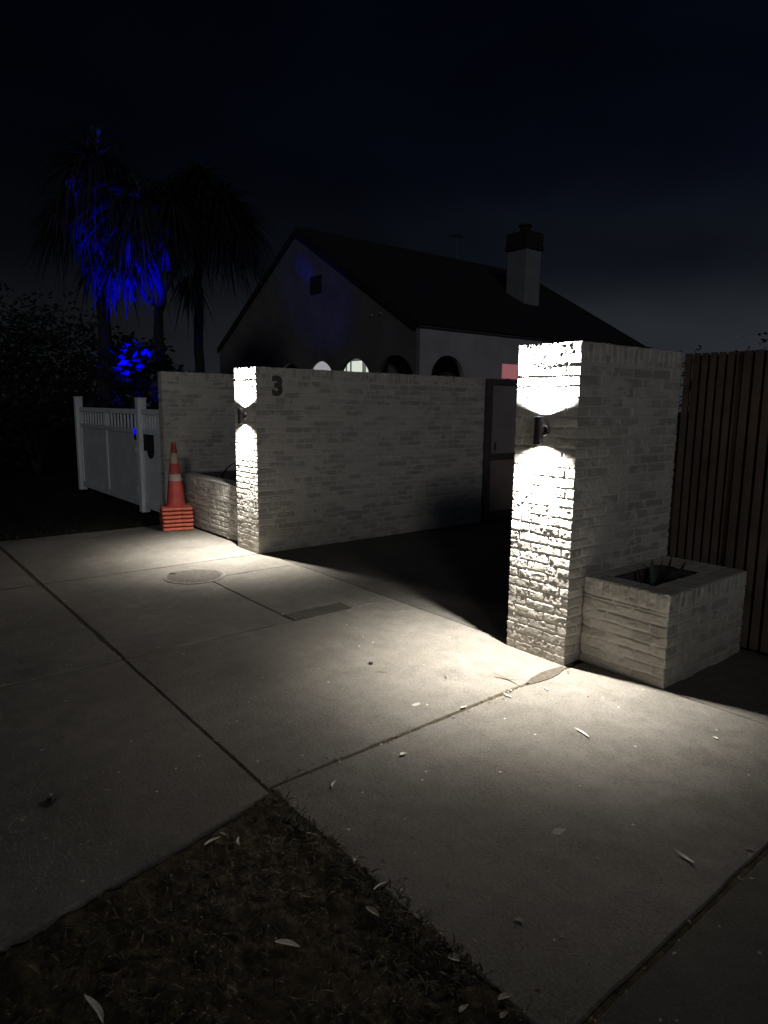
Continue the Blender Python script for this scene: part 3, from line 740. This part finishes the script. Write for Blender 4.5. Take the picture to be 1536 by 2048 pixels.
LF(748, 1344, 775, 1347, .0022, M_leafb, 'thin dark twig-like leaf in the middle of the lit slab', .1)
LF(887, 1351, 893, 1359, .003, M_leafb, 'tiny dark curled leaf between the twig and the near pier', .4)
LF(208, 1581, 222, 1583, .003, M_leafm, 'very small dull leaf on the dark left slab below the long joint')
zz = .004
LF(409, 1695, 441, 1679, .005, M_leafp, 'slender pale leaf on the verge close to the left slab edge', .2, zz)
LF(439, 1669, 453, 1676, .005, M_leafm, 'short dull leaf touching the tip of the slender verge leaf', .2, zz)
LF(479, 1694, 478, 1678, .0045, M_leafp, 'small diamond-shaped pale leaf on the upper verge', .2, zz)
LF(708, 1734, 716, 1716, .0045, M_leafp, 'narrow pale leaf at the ragged right edge of the verge', .2, zz)
LF(747, 1784, 773, 1769, .0030, M_leafp, 'thin bright sliver of a leaf near the verge edge', .1, zz)
LF(731, 1821, 758, 1839, .009, M_leafm, 'broad dull leaf below the bright sliver on the verge', .4, zz)
LF(549, 1891, 600, 1900, .0085, M_leafp, 'large pale elongated leaf in the middle of the verge', .2, zz)
LF(894, 1918, 920, 1928, .012, M_leafm, 'rounded grey leaf at the lower right edge of the verge', .3, zz)
LF(168, 2000, 206, 2060, .0075, M_leafp, 'long tapering leaf at the bottom left of the verge', .3, zz)
LF(58, 1936, 80, 1956, .006, M_leafb, 'dim brown leaf in the dark lower left of the verge', .3, zz)
LF(996, 2006, 1027, 1996, .008, M_leafm, 'dull leaf low on the verge near the bottom edge', .3, zz)
LF(918, 2032, 936, 2016, .006, M_leafm, 'dull leaf slightly left of the others at the verge bottom', .3, zz)
LF(1000, 2044, 1016, 2030, .006, M_leafm, 'lowest dull leaf on the right part of the verge', .3, zz)
LF(602, 1796, 630, 1801, .007, M_leafb, 'brown leaf in the centre of the verge above the large pale one', .4, zz)
LF(851, 1859, 870, 1850, .006, M_leafm, 'greyish curled leaf on the ragged verge edge', .4, zz)
LF(612, 1671, 642, 1677, .003, M_leafm, 'thin straw-like leaf near the top of the verge', .2, zz)
LF(455, 1976, 476, 1992, .006, M_leafb, 'dark brown leaf at the lower middle of the verge', .3, zz)
LF(1190, 1716, 1200, 1722, .0035, M_leafm, 'tiny speck of leaf in the middle of the dim right slab')
def pod(px, py, r, label):
    g = G(px, py); bm = bmesh.new(); bmesh.ops.create_icosphere(bm, subdivisions=2, radius=r)
    for v in bm.verts:
        k = random.uniform(.7, 1.25); v.co = Vector((v.co.x*1.3*k, v.co.y*k, max(-r*.5, v.co.z*.6*k)))
    me = bpy.data.meshes.new('seed_pod'); bm.to_mesh(me); bm.free(); o = link('seed_pod', me, M_stem); o.location = (g.x, g.y, r*.5)
    tag(o, label, 'seed pod')
pod(742, 1328, .012, 'small dark shrivelled seed pod on the lit slab above the twig')
pod(102, 1605, .017, 'dark clump on the dim slab at the far left')
pod(250, 1000, .0, 'x') if False else None

# ------------------------------------------------------------------ house beyond the walls
YH = 10.0; AX, AZ = -16.173, 6.155; EX, EZ = -11.25, 3.327; YE = 20.0
SL = (AZ-EZ)/(EX-AX); LX = 2*AX-EX
hs = empty('house', (AX, YH, 0), label='dark gabled house with arched openings and a chimney beyond the brick wall', cat='house')
def hb(mb, name, mt, parent=hs, smooth=False):
    o = mb.build(name, mt, parent, smooth)
    if parent is hs: o.location = (-AX, -YH, 0)
    return o
# front gable wall with three arches cut as one outline
def arch_pts(cx, hw, zs, zt, n=14):
    rise = zt-zs; R_ = (hw*hw+rise*rise)/(2*rise); a0 = math.asin(hw/R_)
    return [(cx+R_*math.sin(-a0+2*a0*i/n), zt-R_+R_*math.cos(-a0+2*a0*i/n)) for i in range(n+1)]
WX = EX-.02
poly = [(LX+.02, 0)]
for cx in (-16.62, -15.10, -13.58, -12.02):
    ap = arch_pts(cx, .68, 2.12, 2.655); poly += [(cx-.68, 0)]+ap+[(cx+.68, 0)]
poly += [(WX, 0), (WX, EZ-.06), (AX, AZ-.08), (LX+.02, EZ-.06)]
from mathutils.geometry import tessellate_polygon
def flatwall(mb, poly, d0, d1, plane):
    tr = tessellate_polygon([[Vector((a, b, 0)) for a, b in poly]]); n = len(poly)
    def P(a, b, d): return (a, d, b) if plane == 'xz' else (d, a, b)
    vs = [P(a, b, d0) for a, b in poly]+[P(a, b, d1) for a, b in poly]
    mb.add(vs, [tuple(t) for t in tr]+[tuple(q+n for q in t) for t in tr]+[(i, (i+1) % n, n+(i+1) % n, n+i) for i in range(n)])
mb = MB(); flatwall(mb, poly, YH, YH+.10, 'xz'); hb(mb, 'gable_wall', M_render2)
# side wall with one arch
ap = arch_pts(10.98, .52, 2.20, 2.66)
mb = MB(); flatwall(mb, [(YH+.101, 0), (10.46, 0)]+ap+[(11.50, 0), (YE, 0), (YE, EZ-.02), (YH+.101, EZ-.02)], WX-.12, WX, 'yz'); hb(mb, 'side_wall', M_render)
mb = MB(); mb.box(WX-.001, WX+.03, YH+.0, YH+.28, 2.9, EZ-.02); 
# porch back wall and its windows
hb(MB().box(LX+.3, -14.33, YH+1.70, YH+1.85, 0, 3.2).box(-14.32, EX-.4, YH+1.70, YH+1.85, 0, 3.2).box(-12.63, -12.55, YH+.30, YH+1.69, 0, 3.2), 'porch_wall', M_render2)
def hwin(x0, x1, z0, z1, y, glass, bars, label=None):
    fr = MB(); fr.box(x0-.06, x1+.06, y-.05, y-.002, z1, z1+.07).box(x0-.06, x1+.06, y-.05, y-.002, z0-.07, z0).box(x0-.06, x0, y-.05, y-.002, z0, z1).box(x1, x1+.06, y-.05, y-.002, z0, z1)
    for b in bars: fr.box(b-.03, b+.03, y-.05, y-.004, z0, z1)
    fo = hb(fr, 'window', M_wframe if glass is M_win else M_doorf)
    pn = MB().box(x0, x1, y-.03, y-.012, z0, z1).build('pane', glass, fo)
hwin(-18.4, -16.55, 1.2, 2.95, YH+1.70, M_win2, [])
hwin(-16.42, -14.95, 1.0, 2.76, YH+1.70, M_win, [-16.20, -15.98, -15.39, -15.30, -15.11])
hwin(-14.2, -12.75, 1.0, 3.0, YH+1.70, M_win3, [-13.9])
hb(MB().box(LX+.1, EX-.3, YH+.3, YH+1.69, 3.20, 3.26), 'porch_ceiling', M_render2)
# attic vent and small eave lights
vt = MB().box(-15.50, -14.98, YH-.03, YH+.0, 4.38, 4.82)
for k in range(5): vt.box(-15.46, -15.02, YH-.045, YH-.031, 4.42+k*.08, 4.45+k*.08)
hb(vt, 'attic_vent', M_dark)
# roof: right plane with hip, left plane, hip plane
RE = 19.5
ov = .06
def roofz(x): return AZ-SL*abs(x-AX)
rf = MB()
A0 = (AX, YH-ov, AZ); A1 = (AX, RE, AZ)
ER0 = (EX+.05, YH-ov, roofz(EX+.05)); ER1 = (EX+.05, RE, roofz(EX+.05)); EL0 = (LX-.05, YH-ov, roofz(LX-.05)); EL1 = (LX-.05, RE, roofz(LX-.05))
th = .10
for quad in ([A0, ER0, ER1, A1], [EL0, A0, A1, EL1]):
    n = len(quad); rf.add([(p[0], p[1], p[2]+.02) for p in quad]+[(p[0], p[1], p[2]-th+.02) for p in quad], [tuple(range(n)), tuple(range(2*n-1, n-1, -1))]+[(i, (i+1) % n, n+(i+1) % n, n+i) for i in range(n)])
ro = hb(rf, 'roof', M_roof)
rt = MB()
for i in range(24): rt.box(AX-.09, AX+.09, YH-ov+i*.43, YH-ov+i*.43+.40, AZ-.03, AZ+.055, .02)
rt.build('ridge_tiles', M_roof, ro)
hb(MB().box(EX-.02, EX+.055, YH+.02, RE, EZ-.10, EZ-.005), 'fascia', M_trim)
hb(MB().tube([(EX+.10, YH-.1, EZ-.02), (EX+.10, RE, EZ-.02)], .055, 8), 'gutter', M_roof)
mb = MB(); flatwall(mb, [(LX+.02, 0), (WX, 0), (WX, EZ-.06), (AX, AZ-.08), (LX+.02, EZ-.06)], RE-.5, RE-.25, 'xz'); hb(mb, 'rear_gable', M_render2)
# barge boards
bb = MB()
for s_, xe in ((1, EX), (-1, LX)):
    bb.add([(AX, YH-ov-.02, AZ+.01), (xe, YH-ov-.02, EZ-.01), (xe, YH-ov-.02, EZ-.17), (AX, YH-ov-.02, AZ-.16), (AX, YH-ov+.02, AZ+.01), (xe, YH-ov+.02, EZ-.01), (xe, YH-ov+.02, EZ-.17), (AX, YH-ov+.02, AZ-.16)],
           [(0, 1, 2, 3), (7, 6, 5, 4), (0, 4, 5, 1), (1, 5, 6, 2), (2, 6, 7, 3), (3, 7, 4, 0)])
hb(bb, 'barge_board', M_roof)
# chimney
cx_, cy_ = -13.66, 16.35
ch = MB().box(cx_-.36, cx_+.36, cy_-.34, cy_+.34, 4.3, 6.10, .01); cho = ch.build('chimney', M_chim, ro)
MB().box(cx_-.42, cx_+.42, cy_-.40, cy_+.40, 6.10, 6.24, .01).box(cx_-.40, cx_+.40, cy_-.38, cy_+.38, 6.24, 6.60, .02).build('chimney_cap', M_dark, cho)
MB().lathe([(.16, 6.60), (.16, 6.78), (.20, 6.80), (.20, 6.84)], 16, (cx_, cy_, 0)).build('chimney_pot', M_dark, cho)
# aerial
an = MB().tube([(-16.25, 16.1, 6.2), (-16.25, 16.1, 7.0)], .015, 6)
for k in range(5): an.tube([(-16.25-.25+.03*k, 16.1-.2+.1*k, 6.95), (-16.25+.25-.03*k, 16.1-.2+.1*k, 6.95)], .008, 5)
an.tube([(-16.25, 15.85, 6.95), (-16.25, 16.35, 6.95)], .01, 5); an.build('aerial', M_black, ro)
for (wx, wz) in ((-12.86, 3.60), (-12.52, 3.62)):
    hb(MB().lathe([(.02, -.05), (.03, -.02), (.03, .0)], 10, (wx, YH-.0, wz), axis='y'), 'vent_cap', M_trim)

# ------------------------------------------------------------------ trees with long drooping leaves
def tuft(mb, c, n, L, wd, rs, spread=1.0, droop=.8):
    c = Vector(c)
    for i in range(n):
        a = rs.uniform(0, 2*PI); el = rs.uniform(-.9, 1.2)*spread; l_ = L*rs.uniform(.55, 1.1)
        d = Vector((math.cos(a)*math.cos(el), math.sin(a)*math.cos(el), math.sin(el)))
        side = d.cross(Vector((0, 0, 1))).normalized()*wd*rs.uniform(.7, 1.3); vs = []
        for k in range(5):
            t = k/4; p = c+d*l_*t+Vector((0, 0, -droop*l_*t*t)); q = side*(1-.95*t)*(1 if k else .5); vs += [p-q, p+q]
        b = len(mb.v); mb.v += [tuple(v) for v in vs]
        for k in range(4): mb.f.append((b+k*2, b+k*2+1, b+k*2+3, b+k*2+2)); mb.m.append(0)
def nobuild(mb, name, mt, parent):
    me = bpy.data.meshes.new(name); me.from_pydata(mb.v, [], mb.f); return link(name, me, mt, parent)
def palm_tree(label, base, trunks, tufts, seed):
    rs = random.Random(seed); b = Vector(base); t = empty('cabbage_tree', b, label=label, cat='tree', group='blue-lit trees behind the white gate')
    tk = MB()
    for pts, r in trunks:
        pp = [Vector(p)-b for p in pts]; fine = []
        for i in range(len(pp)-1):
            for k in range(4): fine.append(pp[i].lerp(pp[i+1], k/4)+Vector((rs.uniform(-.03, .03), rs.uniform(-.03, .03), 0)))
        fine.append(pp[-1]); tk.tube(fine, [r*(1-.55*i/len(fine)) for i in range(len(fine))], 10)
    tk.build('trunk', M_bark, t, True)
    cr = MB()
    for c, n, L, wd, dr in tufts: tuft(cr, Vector(c)-b, n, L, wd, rs, 1, dr)
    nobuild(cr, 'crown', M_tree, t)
D = 13.6
def gz(px, py, d): p = at(px, py, d); return Vector((p.x, p.y, -.03))
b1 = gz(205, 640, D)
palm_tree('tall tree with drooping leaf clumps, leftmost above the white gate', b1,
    [([b1, at(204, 560, D), at(203, 440, D), at(190, 330, D)], .13), ([at(204, 520, D), at(170, 470, D), at(130, 400, D)], .07)],
    [(at(188, 320, D), 260, 1.5, .035, .7), (at(150, 400, D), 160, 1.0, .03, .8), (at(120, 440, D+.3), 160, .8, .03, .9), (at(230, 380, D), 200, 1.2, .035, .8), (at(188, 530, D-.2), 70, .50, .05, 1.3), (at(186, 455, D-.2), 36, .42, .05, 1.1), (at(140, 345, D-.3), 40, .5, .045, 1.1), (at(115, 420, D-.2), 50, .5, .05, 1.2)], 3)
D2 = 13.0; b2 = gz(310, 640, D2)
palm_tree('forked blue-lit tree in the middle of the group behind the gate', b2,
    [([b2, at(318, 660, D2), at(322, 590, D2), at(300, 480, D2), at(280, 400, D2)], .10), ([at(321, 600, D2), at(350, 540, D2), at(385, 500, D2)], .05), ([at(320, 620, D2), at(290, 590, D2), at(275, 560, D2)], .04)],
    [(at(278, 400, D2), 220, 1.3, .035, .8), (at(255, 460, D2-.3), 70, .45, .05, 1.2), (at(278, 505, D2-.3), 90, .5, .055, 1.3), (at(240, 525, D2-.3), 80, .5, .055, 1.5), (at(335, 480, D2-.2), 40, .6, .03, 1.2), (at(345, 400, D2), 220, 1.2, .03, .8), (at(380, 560, D2), 60, .5, .045, 1.3)], 4)
D3 = 14.2; b3 = gz(395, 640, D3)
palm_tree('dark round-headed tree on the right of the group beside the house', b3,
    [([b3, at(396, 600, D3), at(397, 500, D3), at(420, 430, D3)], .11)],
    [(at(440, 410, D3), 380, 1.3, .04, .7), (at(400, 370, D3), 300, 1.2, .04, .7), (at(480, 450, D3), 260, .9, .035, .8), (at(350, 400, D3), 200, 1.1, .035, .8)], 5)
# low shrubs
def shrub(label, c, rx, rz, n, lw, mt, seed, name='shrub', cat='shrub', group=None):
    rs = random.Random(seed); c = Vector(c); t = empty(name, (c.x, c.y, -.03), label=label, cat=cat, group=group)
    mb = MB(); cl = [(rs.gauss(0, .5)*rx, rs.gauss(0, .5)*rx, (rs.random()**.8)*rz, rs.uniform(.25, .5)*rx) for _ in range(26)]
    for i in range(n):
        q = rs.choice(cl); d = Vector((rs.gauss(0, 1), rs.gauss(0, 1), rs.gauss(0, 1))).normalized()*q[3]*rs.uniform(.5, 1.05)
        p = Vector(q[:3])+d; p.z = max(.05, p.z); a = Vector((rs.gauss(0, 1), rs.gauss(0, 1), rs.gauss(0, .6))).normalized()*lw; b = a.cross(Vector((rs.random(), rs.random(), rs.random()))).normalized()*lw*.45
        k = len(mb.v); mb.v += [tuple(p-a), tuple(p+b), tuple(p+a), tuple(p-b)]; mb.f.append((k, k+1, k+2, k+3)); mb.m.append(0)
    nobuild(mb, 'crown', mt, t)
    tk = MB()
    for i in range(4): a = rs.uniform(0, 6.28); tk.tube([(0, 0, 0), (rx*.2*math.cos(a), rx*.2*math.sin(a), rz*.4), (rx*.4*math.cos(a), rx*.4*math.sin(a), rz*.75)], [.05, .035, .02], 6)
    tk.build('trunk', M_bark, t)
shrub('low blue-lit shrub at the foot of the forked tree', at(290, 740, 12.4), .7, 2.3, 1500, .10, M_tree, 21)
shrub('small dark bush between the tall tree and the forked tree', at(262, 690, 14.8), .8, 2.7, 1500, .08, M_hedge, 22)
for k, (px, hgt, d, lab) in enumerate([(-60, 3.6, 17, 'dark bushy tree at the far left edge of the view'), (60, 3.3, 16, 'dark bush left of the white gate'), (140, 2.9, 17, 'dark bush behind the left post of the white gate'), (-180, 4.2, 15, 'dark tree outermost on the left')]):
    shrub(lab, at(px, 700, d), 1.7, hgt, 4200, .07, M_hedge, 30+k, 'dark_bush', 'bush', 'dark bushes along the left side')
for k, (xx, yy, hgt, lab) in enumerate([(-5.2, 12.5, 2.7, 'dark bush far behind the left end of the batten fence'), (-3.0, 11.0, 2.55, 'dark bush behind the middle of the batten fence'), (-1.0, 9.8, 2.4, 'dark bush behind the right end of the batten fence'), (1.6, 9.0, 2.5, 'dark bush furthest to the right behind the fence')]):
    shrub(lab, (xx, yy, 0), 1.3, hgt*.9, 3400, .055, M_hedge, 50+k, 'dark_bush', 'bush', 'dark bushes behind the batten fence')

# blue garden spotlight hidden behind the gate
def garden_spot(p, target, e_, size, label, blend=.5, soft=.05):
    g_ = empty('garden_spotlight', p, label=label, cat='spotlight', group='blue garden spotlights')
    dr = (Vector(target)-Vector(p)).normalized()
    q = dr.to_track_quat('-Z', 'Y')
    h = MB().lathe([(.02, .05), (.045, .03), (.05, -.06), (.044, -.06), (.038, -.0)], 16, cap=False).build('housing', M_black, g_, True); h.rotation_mode = 'QUATERNION'; h.rotation_quaternion = q; h.location = (0, 0, .20)
    MB().tube([(0, 0, -.03), (0, 0, .17)], .01, 6).build('spike', M_black, g_)
    ld = bpy.data.lights.new('blue_beam', 'SPOT'); ld.energy = e_; ld.color = (.0, .0, 1); ld.spot_size = math.radians(size); ld.spot_blend = blend; ld.shadow_soft_size = soft
    lo = bpy.data.objects.new('blue_beam', ld); C.objects.link(lo); lo.parent = g_; lo.rotation_mode = 'QUATERNION'; lo.rotation_quaternion = q; lo.location = Vector((0, 0, .2))+dr*.07
gp = at(262, 800, 10.4); gp.z = 0
garden_spot(gp, at(245, 548, D2), 15000, 21, 'blue garden spotlight on the ground behind the near end of the gate')
gp2 = at(310, 800, 11.2); gp2.z = 0
garden_spot(gp2, at(305, 700, 12.4), 200, 60, 'blue garden spotlight under the low shrub')
gp3 = at(420, 800, 10.8); gp3.z = 0
garden_spot(gp3, (-15.2, YH, 4.2), 190, 22, 'blue garden spotlight aimed at the house gable', .8)

gp4 = at(455, 800, 10.3); gp4.z = 0  # added spotlight, stands in for blue light through leaves on the gable
garden_spot(gp4, (-15.80, YH, 4.86), 900, 4.4, 'added narrow blue beam making a leaf-filtered patch on the gable top', .9, .02)
# ------------------------------------------------------------------ render hints
S.cycles.sample_clamp_indirect = 4
S.cycles.max_bounces = 8
